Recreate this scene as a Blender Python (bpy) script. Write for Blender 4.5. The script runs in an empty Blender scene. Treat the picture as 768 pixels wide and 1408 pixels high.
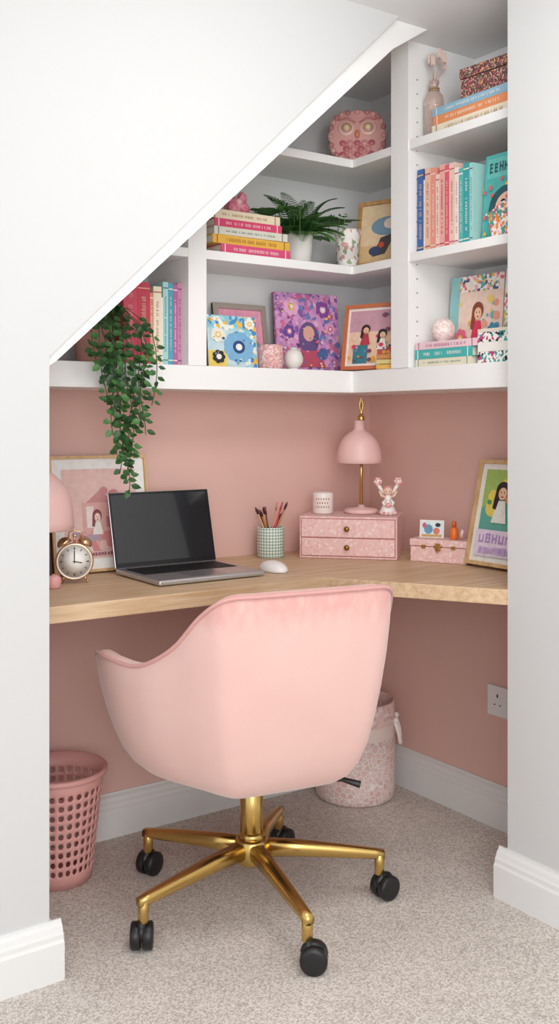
import bpy, bmesh, math, random
from mathutils import Matrix, Vector
random.seed(7)
S = bpy.context.scene
try:
    S.view_settings.view_transform = 'Standard'
    S.view_settings.look = 'None'
except Exception: pass
pi = math.pi

# ------------------------------------------------------------------ materials
def lin(h):
    h = h.lstrip('#'); c = [int(h[i:i+2], 16)/255 for i in (0, 2, 4)]
    return tuple([(x/12.92 if x <= .04045 else ((x+.055)/1.055)**2.4) for x in c]+[1])
_mc = {}
def M(hexc, rough=.6, metal=0, var=.06, scale=30, bump=0, bscale=200, sheen=0, name=None, coat=0, trans=0):
    key = (hexc, rough, metal, var, scale, bump, bscale, sheen, coat, trans)
    if key in _mc: return _mc[key]
    m = bpy.data.materials.new(name or ('mat_'+hexc.strip('#'))); m.use_nodes = True
    nt = m.node_tree; b = nt.nodes['Principled BSDF']
    b.inputs['Roughness'].default_value = rough; b.inputs['Metallic'].default_value = metal
    if sheen:
        b.inputs['Sheen Weight'].default_value = sheen; b.inputs['Sheen Roughness'].default_value = .4
    if coat: b.inputs['Coat Weight'].default_value = coat
    if trans: b.inputs['Transmission Weight'].default_value = trans
    tc = nt.nodes.new('ShaderNodeTexCoord')
    n = nt.nodes.new('ShaderNodeTexNoise'); n.inputs['Scale'].default_value = scale
    nt.links.new(tc.outputs['Object'], n.inputs['Vector'])
    mx = nt.nodes.new('ShaderNodeMix'); mx.data_type = 'RGBA'
    c = lin(hexc)
    mx.inputs[6].default_value = tuple([x*(1-var) for x in c[:3]]+[1])
    mx.inputs[7].default_value = tuple([min(1, x*(1+var)) for x in c[:3]]+[1])
    nt.links.new(n.outputs['Fac'], mx.inputs[0]); nt.links.new(mx.outputs[2], b.inputs['Base Color'])
    if bump:
        n2 = nt.nodes.new('ShaderNodeTexNoise'); n2.inputs['Scale'].default_value = bscale
        nt.links.new(tc.outputs['Object'], n2.inputs['Vector'])
        bp = nt.nodes.new('ShaderNodeBump'); bp.inputs['Strength'].default_value = bump; bp.inputs['Distance'].default_value = .002
        nt.links.new(n2.outputs['Fac'], bp.inputs['Height']); nt.links.new(bp.outputs[0], b.inputs['Normal'])
    _mc[key] = m; return m

def PAT(name, cols, scale=60, rough=.6, kind='F1', edge=None):
    m = bpy.data.materials.new(name); m.use_nodes = True
    nt = m.node_tree; b = nt.nodes['Principled BSDF']; b.inputs['Roughness'].default_value = rough
    tc = nt.nodes.new('ShaderNodeTexCoord')
    v = nt.nodes.new('ShaderNodeTexVoronoi'); v.inputs['Scale'].default_value = scale
    nt.links.new(tc.outputs['Object'], v.inputs['Vector'])
    r = nt.nodes.new('ShaderNodeValToRGB'); r.color_ramp.interpolation = 'CONSTANT'
    e = r.color_ramp.elements
    while len(e) > 1: e.remove(e[-1])
    e[0].position = 0; e[0].color = lin(cols[0])
    for i, c in enumerate(cols[1:], 1):
        x = e.new(.12+.76*i/len(cols)); x.color = lin(c)
    sp = nt.nodes.new('ShaderNodeSeparateColor'); nt.links.new(v.outputs['Color'], sp.inputs[0])
    nt.links.new(sp.outputs[0], r.inputs[0])
    out = r.outputs[0]
    if edge:
        v2 = nt.nodes.new('ShaderNodeTexVoronoi'); v2.feature = 'DISTANCE_TO_EDGE'; v2.inputs['Scale'].default_value = scale
        nt.links.new(tc.outputs['Object'], v2.inputs['Vector'])
        lt = nt.nodes.new('ShaderNodeMath'); lt.operation = 'LESS_THAN'; lt.inputs[1].default_value = edge[1]
        nt.links.new(v2.outputs['Distance'], lt.inputs[0])
        mx = nt.nodes.new('ShaderNodeMix'); mx.data_type = 'RGBA'
        nt.links.new(lt.outputs[0], mx.inputs[0]); nt.links.new(out, mx.inputs[6]); mx.inputs[7].default_value = lin(edge[0])
        out = mx.outputs[2]
    nt.links.new(out, b.inputs['Base Color'])
    return m

def carpet_mat():
    m = bpy.data.materials.new('carpet'); m.use_nodes = True; nt = m.node_tree; b = nt.nodes['Principled BSDF']
    b.inputs['Roughness'].default_value = 1; b.inputs['Specular IOR Level'].default_value = .1
    tc = nt.nodes.new('ShaderNodeTexCoord')
    n = nt.nodes.new('ShaderNodeTexVoronoi'); n.inputs['Scale'].default_value = 290
    nb = nt.nodes.new('ShaderNodeTexNoise'); nb.inputs['Scale'].default_value = 200; nb.inputs['Detail'].default_value = 4
    n3 = nt.nodes.new('ShaderNodeTexNoise'); n3.inputs['Scale'].default_value = 6
    for q in (n, nb, n3): nt.links.new(tc.outputs['Object'], q.inputs['Vector'])
    sp = nt.nodes.new('ShaderNodeSeparateColor'); nt.links.new(n.outputs['Color'], sp.inputs[0])
    r = nt.nodes.new('ShaderNodeValToRGB'); e = r.color_ramp.elements
    e[0].position = .0; e[0].color = lin('#B5ABA3'); e[1].position = .8; e[1].color = lin('#E8E1DA')
    nt.links.new(sp.outputs[0], r.inputs[0])
    r3 = nt.nodes.new('ShaderNodeValToRGB'); e = r3.color_ramp.elements
    e[0].position = .35; e[0].color = (.92, .92, .92, 1); e[1].position = .65; e[1].color = (1, 1, 1, 1)
    nt.links.new(n3.outputs['Fac'], r3.inputs[0])
    mx = nt.nodes.new('ShaderNodeMix'); mx.data_type = 'RGBA'; mx.blend_type = 'MULTIPLY'; mx.inputs[0].default_value = 1
    nt.links.new(r.outputs[0], mx.inputs[6]); nt.links.new(r3.outputs[0], mx.inputs[7])
    nt.links.new(mx.outputs[2], b.inputs['Base Color'])
    bp = nt.nodes.new('ShaderNodeBump'); bp.inputs['Strength'].default_value = .4; bp.inputs['Distance'].default_value = .003
    nt.links.new(nb.outputs['Fac'], bp.inputs['Height']); nt.links.new(bp.outputs[0], b.inputs['Normal'])
    return m

def velvet_mat():
    m = bpy.data.materials.new('pink_velvet'); m.use_nodes = True; nt = m.node_tree; b = nt.nodes['Principled BSDF']
    b.inputs['Roughness'].default_value = .8; b.inputs['Sheen Weight'].default_value = .4; b.inputs['Sheen Roughness'].default_value = .35
    b.inputs['Specular IOR Level'].default_value = .2
    tc = nt.nodes.new('ShaderNodeTexCoord'); mp = nt.nodes.new('ShaderNodeMapping'); mp.inputs['Scale'].default_value = (55, 55, 24); mp.inputs['Rotation'].default_value = (0, .35, 0)
    n = nt.nodes.new('ShaderNodeTexNoise'); n.inputs['Scale'].default_value = 1.0; n.inputs['Detail'].default_value = 3
    nt.links.new(tc.outputs['Object'], mp.inputs[0]); nt.links.new(mp.outputs[0], n.inputs['Vector'])
    sx = nt.nodes.new('ShaderNodeSeparateXYZ'); nt.links.new(tc.outputs['Object'], sx.inputs[0])
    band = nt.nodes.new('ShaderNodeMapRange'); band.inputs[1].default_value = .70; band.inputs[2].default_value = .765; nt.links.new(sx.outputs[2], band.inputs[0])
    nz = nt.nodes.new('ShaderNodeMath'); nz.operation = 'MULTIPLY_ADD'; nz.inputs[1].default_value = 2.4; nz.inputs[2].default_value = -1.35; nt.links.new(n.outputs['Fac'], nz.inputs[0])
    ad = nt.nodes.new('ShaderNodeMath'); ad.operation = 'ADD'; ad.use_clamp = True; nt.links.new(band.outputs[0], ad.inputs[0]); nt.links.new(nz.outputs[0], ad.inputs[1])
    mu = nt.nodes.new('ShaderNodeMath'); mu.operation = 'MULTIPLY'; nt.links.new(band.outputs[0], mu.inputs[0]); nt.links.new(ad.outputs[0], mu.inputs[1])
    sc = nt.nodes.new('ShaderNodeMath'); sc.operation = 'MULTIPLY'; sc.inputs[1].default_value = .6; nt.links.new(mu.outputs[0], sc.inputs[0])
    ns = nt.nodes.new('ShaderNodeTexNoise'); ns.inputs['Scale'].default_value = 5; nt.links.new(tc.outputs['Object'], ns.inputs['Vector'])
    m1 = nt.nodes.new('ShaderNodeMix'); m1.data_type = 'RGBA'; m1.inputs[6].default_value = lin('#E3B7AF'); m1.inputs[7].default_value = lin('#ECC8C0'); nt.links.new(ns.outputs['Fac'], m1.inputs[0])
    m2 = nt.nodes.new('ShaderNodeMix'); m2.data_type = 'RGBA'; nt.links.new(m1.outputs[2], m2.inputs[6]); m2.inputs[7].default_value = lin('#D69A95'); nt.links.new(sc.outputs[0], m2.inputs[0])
    nt.links.new(m2.outputs[2], b.inputs['Base Color'])
    n2 = nt.nodes.new('ShaderNodeTexNoise'); n2.inputs['Scale'].default_value = 350; nt.links.new(tc.outputs['Object'], n2.inputs['Vector'])
    bp = nt.nodes.new('ShaderNodeBump'); bp.inputs['Strength'].default_value = .15; bp.inputs['Distance'].default_value = .002
    nt.links.new(n2.outputs['Fac'], bp.inputs['Height']); nt.links.new(bp.outputs[0], b.inputs['Normal'])
    return m

def wood_mat(name, c1, c2, stretch=(2, 26, 26), scale=3.0):
    m = bpy.data.materials.new(name); m.use_nodes = True; nt = m.node_tree; b = nt.nodes['Principled BSDF']
    b.inputs['Roughness'].default_value = .45
    tc = nt.nodes.new('ShaderNodeTexCoord'); mp = nt.nodes.new('ShaderNodeMapping'); mp.inputs['Scale'].default_value = stretch
    n = nt.nodes.new('ShaderNodeTexNoise'); n.inputs['Scale'].default_value = scale; n.inputs['Detail'].default_value = 6; n.inputs['Distortion'].default_value = .6
    nt.links.new(tc.outputs['Object'], mp.inputs[0]); nt.links.new(mp.outputs[0], n.inputs['Vector'])
    r = nt.nodes.new('ShaderNodeValToRGB'); e = r.color_ramp.elements
    e[0].position = .3; e[0].color = lin(c1); e[1].position = .7; e[1].color = lin(c2)
    nt.links.new(n.outputs['Fac'], r.inputs[0]); nt.links.new(r.outputs[0], b.inputs['Base Color'])
    return m

WHITE = M('#ECECEC', .6, var=.01, scale=3, name='white_paint')
WALLW = M('#D0D0D0', .8, var=.012, scale=2, bump=.05, name='white_wall')
SHELFW = M('#F3F2F1', .45, var=.01, scale=3, name='shelf_paint')
BASEW = M('#E6E6E5', .45, var=.01, scale=3, name='baseboard_paint')
PINKW = M('#E3BAB0', .85, var=.03, scale=2.5, bump=.1, bscale=90, name='pink_wall')
CARPET = carpet_mat()
OAK = wood_mat('oak_desk', '#C4A07B', '#DFC4A3')
OAKF = wood_mat('oak_frame', '#C9A06C', '#E2C192', (20, 20, 3))
GOLD = M('#D3B26C', .27, 1, var=.03, name='brushed_brass')
BLACK = M('#1B1B1D', .4, name='black_plastic')
PINK = M('#EDC4BF', .4, var=.02, name='pink_enamel')
CREAM = M('#F3ECDD', .8, name='paper')
VELVET = velvet_mat()
PIPE = M('#D6A09B', .7, sheen=.3, name='velvet_piping')

# ------------------------------------------------------------------ mesh builder
def T(x=0, y=0, z=0, rz=0, rx=0, ry=0):
    return Matrix.Translation((x, y, z)) @ Matrix.Rotation(math.radians(rz), 4, 'Z') @ Matrix.Rotation(math.radians(ry), 4, 'Y') @ Matrix.Rotation(math.radians(rx), 4, 'X')
I4 = Matrix.Identity(4)
class MB:
    def __init__(s): s.v = []; s.f = []; s.mi = []; s.sm = []; s.mats = []
    def m(s, mat):
        if mat not in s.mats: s.mats.append(mat)
        return s.mats.index(mat)
    def add(s, vs, fs, mat, smooth=False, X=I4):
        o = len(s.v); k = s.m(mat)
        s.v += [tuple(X @ Vector(p)) for p in vs]
        for f in fs: s.f.append([i+o for i in f]); s.mi.append(k); s.sm.append(smooth)
    def box(s, x0, x1, y0, y1, z0, z1, mat, X=I4):
        vs = [(x0,y0,z0),(x1,y0,z0),(x1,y1,z0),(x0,y1,z0),(x0,y0,z1),(x1,y0,z1),(x1,y1,z1),(x0,y1,z1)]
        s.add(vs, [(3,2,1,0),(4,5,6,7),(0,1,5,4),(1,2,6,5),(2,3,7,6),(3,0,4,7)], mat, False, X)
    def lathe(s, prof, mat, X=I4, seg=36, smooth=True, closed=False):
        vs = []; fs = []; n = len(prof)
        for (r, z) in prof:
            for i in range(seg):
                a = 2*pi*i/seg; vs.append((r*math.cos(a), r*math.sin(a), z))
        for j in range(n-1):
            for i in range(seg):
                i2 = (i+1) % seg; fs.append((j*seg+i, j*seg+i2, (j+1)*seg+i2, (j+1)*seg+i))
        if prof[0][0] > 1e-4 and not closed: fs.append(tuple(range(seg))[::-1])
        if prof[-1][0] > 1e-4 and not closed: fs.append(tuple((n-1)*seg+i for i in range(seg)))
        s.add(vs, fs, mat, smooth, X)
    def cyl(s, r, z0, z1, mat, X=I4, seg=24, c=.0):
        if c: s.lathe([(r-c, z0), (r, z0+c), (r, z1-c), (r-c, z1)], mat, X, seg, True)
        else: s.lathe([(r, z0), (r, z1)], mat, X, seg, True)
    def ell(s, c, r, mat, X=I4, seg=20, rings=12, fn=None):
        if not hasattr(r, '__len__'): r = (r, r, r)
        vs = []; fs = []
        for j in range(rings+1):
            t = pi*j/rings
            for i in range(seg):
                a = 2*pi*i/seg
                p = (math.sin(t)*math.cos(a), math.sin(t)*math.sin(a), -math.cos(t))
                k = fn(p) if fn else 1
                vs.append((c[0]+r[0]*p[0]*k, c[1]+r[1]*p[1]*k, c[2]+r[2]*p[2]*k))
        for j in range(rings):
            for i in range(seg):
                i2 = (i+1) % seg; fs.append((j*seg+i, j*seg+i2, (j+1)*seg+i2, (j+1)*seg+i))
        s.add(vs, fs, mat, True, X)
    def tube(s, pts, r, mat, X=I4, seg=8, closed=False):
        pts = [Vector(p) for p in pts]; n = len(pts); vs = []; fs = []
        rr = r if hasattr(r, '__len__') else [r]*n
        up = Vector((0, 0, 1)); prev = None
        for i, p in enumerate(pts):
            if closed: t = (pts[(i+1) % n]-pts[i-1])
            else: t = pts[min(i+1, n-1)]-pts[max(i-1, 0)]
            t.normalize()
            if prev is None:
                a = t.cross(up)
                if a.length < .1: a = t.cross(Vector((1, 0, 0)))
            else: a = prev-t*prev.dot(t)
            a.normalize(); prev = a; b = t.cross(a)
            for k in range(seg):
                w = 2*pi*k/seg; vs.append(p+(a*math.cos(w)+b*math.sin(w))*rr[i])
        m = n if closed else n-1
        for i in range(m):
            j = (i+1) % n
            for k in range(seg):
                k2 = (k+1) % seg; fs.append((i*seg+k, i*seg+k2, j*seg+k2, j*seg+k))
        if not closed: fs.append(tuple(range(seg))[::-1]); fs.append(tuple((n-1)*seg+k for k in range(seg)))
        s.add(vs, fs, mat, True, X)
    def prism(s, poly, a0, a1, mat, axis='z', X=I4, smooth=False):
        n = len(poly)
        def P(p, a): return (p[0], p[1], a) if axis == 'z' else ((p[0], a, p[1]) if axis == 'y' else (a, p[0], p[1]))
        vs = [P(p, a0) for p in poly]+[P(p, a1) for p in poly]
        fs = [tuple(range(n))[::-1], tuple(range(n, 2*n))]+[(i, (i+1) % n, n+(i+1) % n, n+i) for i in range(n)]
        s.add(vs, fs, mat, smooth, X)
    def flat(s, shapes, y, X=I4, ox=0, oz=0, sx=1, sz=1):
        """layered flat shapes in the local XZ plane facing -Y (printed art)"""
        k = 0
        for sh in shapes:
            k += 1; yy = y-.00012*k; t = sh[0]
            if t == 'r': pts = [(sh[1], sh[2]), (sh[3], sh[2]), (sh[3], sh[4]), (sh[1], sh[4])]; mat = sh[5]
            elif t == 'e':
                pts = [(sh[1]+sh[3]*math.cos(2*pi*i/20), sh[2]+sh[4]*math.sin(2*pi*i/20)) for i in range(20)]; mat = sh[5]
            else: pts = sh[1]; mat = sh[2]
            pts = [(min(1, max(0, p[0])), min(1, max(0, p[1]))) for p in pts] if sx != 1 else pts
            if isinstance(mat, str): mat = M(mat, .6, var=.15, scale=60)
            s.add([(ox+p[0]*sx, yy, oz+p[1]*sz) for p in pts], [tuple(range(len(pts)))], mat, False, X)
    def build(s, name, parent=None, loc=(0, 0, 0), rz=0, bevel=0, recalc=True, subsurf=0, solid=0):
        me = bpy.data.meshes.new(name); me.from_pydata(s.v, [], s.f)
        for m in s.mats: me.materials.append(m)
        for i, p in enumerate(me.polygons): p.material_index = s.mi[i]; p.use_smooth = s.sm[i]
        if recalc:
            bm = bmesh.new(); bm.from_mesh(me); bmesh.ops.remove_doubles(bm, verts=bm.verts, dist=1e-6)
            bmesh.ops.recalc_face_normals(bm, faces=bm.faces); bm.to_mesh(me); bm.free()
        o = bpy.data.objects.new(name, me); S.collection.objects.link(o)
        o.location = loc; o.rotation_euler = (0, 0, math.radians(rz))
        if parent: o.parent = parent
        if solid:
            q = o.modifiers.new('solid', 'SOLIDIFY'); q.thickness = solid
        if bevel:
            q = o.modifiers.new('bevel', 'BEVEL'); q.width = bevel; q.segments = 2; q.limit_method = 'ANGLE'; q.angle_limit = .7; q.harden_normals = False
        return o
def empty(name, loc=(0, 0, 0), rz=0):
    o = bpy.data.objects.new(name, None); S.collection.objects.link(o); o.location = loc
    o.rotation_euler = (0, 0, math.radians(rz)); o.empty_display_size = .05; return o

# ------------------------------------------------------------------ room shell
BY, RX = 2.582, 2.16
PX, PY = 1.85, 1.69
LX, LY = .80, 1.99
CZ = 2.225
b = MB(); b.box(-1.8, 2.6, -1.8, 2.75, -.08, 0, CARPET); b.build('floor')
b = MB(); b.box(-1.8, 2.6, -1.8, 2.75, CZ, CZ+.1, WHITE); b.build('ceiling')
b = MB(); b.box(LX-.1, RX+.12, BY, BY+.12, 0, 1.27, PINKW); b.box(LX-.1, RX+.12, BY, BY+.12, 1.27, CZ, WHITE); b.build('wall_back')
b = MB(); b.box(RX, RX+.12, PY, BY, 0, 1.27, PINKW); b.box(RX, RX+.12, PY, BY, 1.27, CZ, WHITE); b.build('wall_right')
b = MB(); b.box(PX, RX+.12, -1.8, PY, 0, CZ, WALLW); b.build('wall_right_pier')
b = MB(); b.box(-1.8, LX, LY, BY, 0, CZ, WALLW); b.build('wall_left')
b = MB(); b.prism([(LX, 1.294), (1.766, CZ), (LX, CZ)], LY, BY, WALLW, 'y'); b.build('ceiling_sloped')
b = MB(); b.prism([(LX, 1.27), (.8246, 1.286), (1.767, 2.147), (1.89, CZ), (1.766, CZ), (LX, 1.294)], 2.015, BY, SHELFW, 'y'); b.build('trim_1')
PROF = [(0, 0), (.024, 0), (.024, .078), (.019, .083), (.019, .093), (.015, .098), (.012, .108), (.006, .114), (.005, .12), (0, .12)]
def baseboard(name, segs):
    b = MB()
    for (p0, p1, n) in segs:
        vs = []
        for P in (p0, p1):
            for d, z in PROF: vs.append((P[0]+n[0]*d, P[1]+n[1]*d, z))
        k = len(PROF)
        b.add(vs, [tuple(range(k)), tuple(range(k, 2*k))]+[(i, (i+1) % k, k+(i+1) % k, k+i) for i in range(k)], BASEW)
    return b.build(name)
baseboard('baseboard_back', [((LX, BY), (RX, BY), (0, -1))])
baseboard('baseboard_right', [((RX, BY-.024), (RX, PY+.025), (-1, 0))])
baseboard('baseboard_left', [((-1.8, LY), (LX+.024, LY), (0, -1)), ((LX, LY+.0005), (LX, 2.5), (1, 0))])
baseboard('baseboard_right_pier', [((PX, -1.8), (PX, PY+.024), (-1, 0)), ((PX+.0005, PY), (RX, PY), (0, 1))])

# shelving
sh = empty('corner_shelving_unit')
FY, FX = 2.35, 1.90
def shelfL(name, z0, z1, xl, yr):
    b = MB(); b.prism([(xl, FY), (FX, FY), (FX, yr), (RX, yr), (RX, BY), (xl, BY)], z0, z1, SHELFW); return b.build(name, sh, bevel=.0015)
shelfL('bottom_shelf', 1.245, 1.31, LX, PY)
shelfL('middle_shelf', 1.600, 1.625, 1.20, 2.165)
shelfL('top_shelf', 1.920, 1.945, 1.55, 2.165)
b = MB(); b.box(FX, RX, PY, 2.105, 1.605, 1.63, SHELFW); b.build('side_shelf_1', sh, bevel=.0015)
b = MB(); b.box(FX, RX, PY, 2.105, 1.920, 1.945, SHELFW); b.build('side_shelf_2', sh, bevel=.0015)
b = MB(); b.prism([(1.335, 1.31), (1.391, 1.31), (1.391, 1.80), (1.335, 1.75)], FY-.002, BY, SHELFW, 'y'); b.build('divider_1', sh)
b = MB(); b.box(FX-.003, RX, 2.100, 2.172, 1.31, CZ, SHELFW); b.build('divider_2', sh)
b = MB()
for z in [1.36+.04*i for i in range(20)]:
    b.lathe([(.0022, 0), (.0022, .001)], M('#8a8784'), Matrix.Translation((1.93, 2.0995, z)) @ Matrix.Rotation(pi/2, 4, 'X'), 8)
b.build('peg_holes', sh)

# desk
b = MB(); b.prism([(LX+.0005, 2.104), (1.60, 2.092), (1.845, PY), (RX-.0005, PY), (RX-.0005, BY-.0005), (LX+.0005, BY-.0005)], .712, .75, OAK); b.build('corner_desk', bevel=.002)

# socket
b = MB(); b.box(RX-.008, RX-.0002, 1.90, 2.043, .315, .401, WHITE)
for yc in (1.935, 2.005):
    b.box(RX-.0085, RX-.007, yc-.003, yc+.003, .368, .378, BLACK)
    b.box(RX-.0085, RX-.007, yc-.014, yc-.008, .345, .349, BLACK)
    b.box(RX-.0085, RX-.007, yc+.008, yc+.014, .345, .349, BLACK)
b.build('wall_socket', bevel=.001)

# ------------------------------------------------------------------ office chair
ch = empty('office_chair', (1.318, 2.013, 0), -10)
ctl = [(0, -.322, .795), (.12, -.321, .795), (.192, -.311, .791), (.228, -.262, .752), (.262, -.180, .672), (.308, -.085, .620),
       (.346, .01, .620), (.352, .10, .618), (.312, .19, .57), (.2, .25, .475), (0, .27, .455)]
full = ctl+[(-x, y, z) for x, y, z in ctl[-2:0:-1]]
def cr(P, n=6):
    out = []; N = len(P)
    for i in range(N):
        p0, p1, p2, p3 = [Vector(P[(i+k) % N]) for k in (-1, 0, 1, 2)]
        for j in range(n):
            t = j/n
            out.append(.5*((2*p1)+(-p0+p2)*t+(2*p0-5*p1+4*p2-p3)*t*t+(-p0+3*p1-3*p2+p3)*t**3))
    return out
ring = cr(full)
lv = [(.30, .0), (.50, .008), (.62, .028), (.705, .07), (.775, .14), (.835, .24), (.887, .385), (.930, .54), (.968, .72), (.99, .87), (1, .985)]
Z0 = .328
prof = []
for p in ring:
    col = []
    for s_, h in lv: col.append((p.x*s_, p.y*s_-.01*(1-s_), Z0+(p.z-Z0)*h))
    L = math.hypot(p.x, p.y); th = .042
    for a in (35, 70, 110, 145):
        o_ = th/2*(1-math.cos(math.radians(a))); k = 1-o_/L
        col.append((p.x*k, p.y*k, p.z+.014*math.sin(math.radians(a))-.006))
    for h in (.9, .7, .5, .3, .0):
        k = (1-th/L)*(1-.13*(1-h)); zb = .43
        col.append((p.x*k, p.y*k, zb+(p.z-.012-zb)*h))
    prof.append(col)
N = len(prof); K = len(prof[0]); b = MB()
vs = [q for c in prof for q in c]; fs = []
for i in range(N):
    j = (i+1) % N
    for k in range(K-1): fs.append((i*K+k, j*K+k, j*K+k+1, i*K+k+1))
vs += [(0, 0, Z0), (0, 0, .43)]
for i in range(N):
    j = (i+1) % N; fs.append((i*K, N*K, j*K)); fs.append((i*K+K-1, j*K+K-1, N*K+1))
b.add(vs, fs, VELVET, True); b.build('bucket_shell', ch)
b = MB(); b.tube([(p.x*1.001, p.y*1.001, p.z+.003) for p in ring], .0042, PIPE, closed=True); b.build('rim_piping', ch)
b = MB(); b.ell((0, .0, .445), (.25, .225, .05), VELVET); b.build('seat_cushion', ch)
b = MB(); b.cyl(.028, .17, .285, GOLD, c=.002); b.cyl(.040, .105, .165, GOLD, c=.006); b.lathe([(.034, .162), (.028, .18)], GOLD)
b.build('gas_column', ch)
b = MB(); b.cyl(.02, .28, .31, BLACK); b.box(-.09, .09, -.09, .09, .305, .330, BLACK)
b.tube([(.05, -.05, .315), (.17, -.14, .322), (.205, -.165, .312)], [.005, .006, .009], BLACK); b.build('seat_mechanism', ch, bevel=.003)
for i in range(5):
    a = math.radians(115+72*i+10); d = Vector((math.cos(a), math.sin(a), 0)); t = Vector((-d.y, d.x, 0))
    X = Matrix(((d.x, t.x, 0, 0), (d.y, t.y, 0, 0), (0, 0, 1, 0), (0, 0, 0, 1)))
    b = MB()
    vs = []; secs = [(.02, .020, .140, .021), (.12, .017, .133, .018), (.22, .0145, .122, .015), (.30, .012, .112, .012), (.322, .011, .109, .0105)]
    for (x, w, z, hh) in secs:
        for q in range(12):
            w_ = 2*pi*q/12; cx = math.copysign(abs(math.cos(w_))**.6, math.cos(w_)); cz = math.copysign(abs(math.sin(w_))**.6, math.sin(w_))
            vs.append((x, w*cx, z+hh*cz))
    fs = [(r*12+q, r*12+(q+1) % 12, r*12+12+(q+1) % 12, r*12+12+q) for r in range(4) for q in range(12)]+[tuple(range(12)), tuple(range(48, 60))]
    b.add(vs, fs, GOLD, True, X)
    b.cyl(.012, .062, .110, GOLD, X @ Matrix.Translation((.31, 0, 0)), 16, .001)
    b.build('leg_%d' % (i+1), ch)
    b = MB(); ca = [0.6, 1.2, -.5, .2, .5][i]
    XX = Matrix.Translation((d.x*.315, d.y*.315, 0)) @ Matrix.Rotation(ca, 4, 'Z')
    for sgn in (-1, 1):
        b.lathe([(.0, -.0095), (.020, -.0095), (.026, -.011), (.0295, -.008), (.0295, .008), (.026, .011), (.018, .012), (.0, .0125)], BLACK, XX @ Matrix.Translation((.012, sgn*.0135, .0295)) @ Matrix.Rotation(-sgn*pi/2, 4, 'X'), 28)
    b.cyl(.009, .03, .066, BLACK, XX, 14)
    b.ell((.010, 0, .042), (.027, .013, .022), BLACK, XX)
    b.build('caster_%d' % (i+1), ch)

# ------------------------------------------------------------------ books helpers
def glyphs(b, X, w, h, col, z0=.16, z1=.82):
    mat = M(col, .6); z = h*z0; q = w*random.uniform(.30, .38)
    while z < h*z1:
        g = random.uniform(.0025, .0048)
        if random.random() > .2:
            y = -.0005
            b.add([(q, y, z), (w-q, y, z), (w-q, y, z+g*.45), (q, y, z+g*.45)], [(0, 1, 2, 3)], mat, False, X)
            if random.random() > .4: b.add([(q, y, z), (q+w*.08, y, z), (q+w*.08, y, z+g*.8), (q, y, z+g*.8)], [(0, 1, 2, 3)], mat, False, X)
        z += g+.0008
def book(b, X, w, d, h, col, tcol='#FFFFFF', title=True):
    c = M(col, .5, var=.05) if isinstance(col, str) else col
    t = .0022
    b.box(0, w, 0, t, 0, h, c, X); b.box(0, t, t, d, 0, h, c, X); b.box(w-t, w, t, d, 0, h, c, X)
    b.box(t, w-t, t, d-.004, .003, h-.003, CREAM, X)
    if title:
        glyphs(b, X, w, h, tcol)
        for zz in (.05, .92): b.add([(0.0004, -.0005, h*zz), (w-.0004, -.0005, h*zz), (w-.0004, -.0005, h*zz+.003), (0.0004, -.0005, h*zz+.003)], [(0, 1, 2, 3)], M(tcol, .6), False, X)
LIE = Matrix(((0, 0, 1, 0), (0, 1, 0, 0), (1, 0, 0, 0), (0, 0, 0, 1)))

b = MB(); x = 1.162
for w, h, c, tc in [(.040, .222, '#D04A62', '#E8A098'), (.036, .216, '#C43E50', '#E8B0A0'), (.010, .19, '#D98A7A', '#FFF0DD'), (.024, .208, '#EFE3C8', '#C2586A'), (.003, .18, '#ffffff', '#ffffff'), (.016, .222, '#A8D4D0', '#4A7A90'), (.014, .220, '#4F9FB8', '#F4E8C0'), (.013, .218, '#B0669C', '#F4D8E8'), (.012, .222, '#C98AA8', '#8A3A60')]:
    book(b, T(x, 2.385, 1.311), w, .16, h, c, tc); x += w+.0006
b.build('upright_books')

b = MB(); y = 2.092
for w, h, c, tc in [(.024, .232, '#3A62A4', '#F0C060'), (.005, .20, '#F0E8E0', '#D0B0A0'), (.022, .230, '#F0C0A8', '#B0463C'), (.020, .226, '#EB9A88', '#FBE6D8'), (.014, .205, '#F5D4C8', '#C04A50'), (.020, .228, '#EFB0A6', '#B04050'), (.016, .223, '#DF6474', '#FFE0D0'), (.020, .225, '#F0C8BE', '#C0506A'), (.015, .208, '#F4E4DC', '#C0506A'), (.016, .203, '#5DB8B6', '#FFFFFF'), (.022, .213, '#3BA5A9', '#F8F0D8'), (.012, .21, '#A8D4D0', '#4A7A90')]:
    book(b, T(1.925, y, 1.631, -90), w, .16, h, c, tc); y -= w+.0006
b.build('upright_books')

b = MB(); z = 1.626
for (x0, L, t, c, tc, rz) in [(1.452, .235, .026, '#DD4F7C', '#FFE8E8', 0), (1.425, .262, .024, '#E6B548', '#A05020', .8), (1.43, .245, .022, '#DAD8C8', '#5A7A8A', -.6), (1.432, .225, .022, '#D64570', '#FFD8D8', 0), (1.418, .235, .025, '#E9DCC0', '#A0703C', 1)]:
    book(b, T(x0, 2.372, z, rz) @ LIE, t, .15, L, c, tc); z += t+.0004
b.build('book_stack'); ZS1 = z

b = MB(); z = 1.946
for (y0, L, t, c, tc) in [(2.034, .325, .026, '#F0E6CE', '#B08050'), (2.03, .30, .024, '#EB9460', '#FFF0DC'), (2.032, .30, .022, '#92BCD2', '#F6F2EA'), ]:
    book(b, T(1.925, y0, z, -90) @ LIE, t, .17, L, c, tc); z += t+.0004
b.build('book_stack'); ZS2 = z

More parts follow.
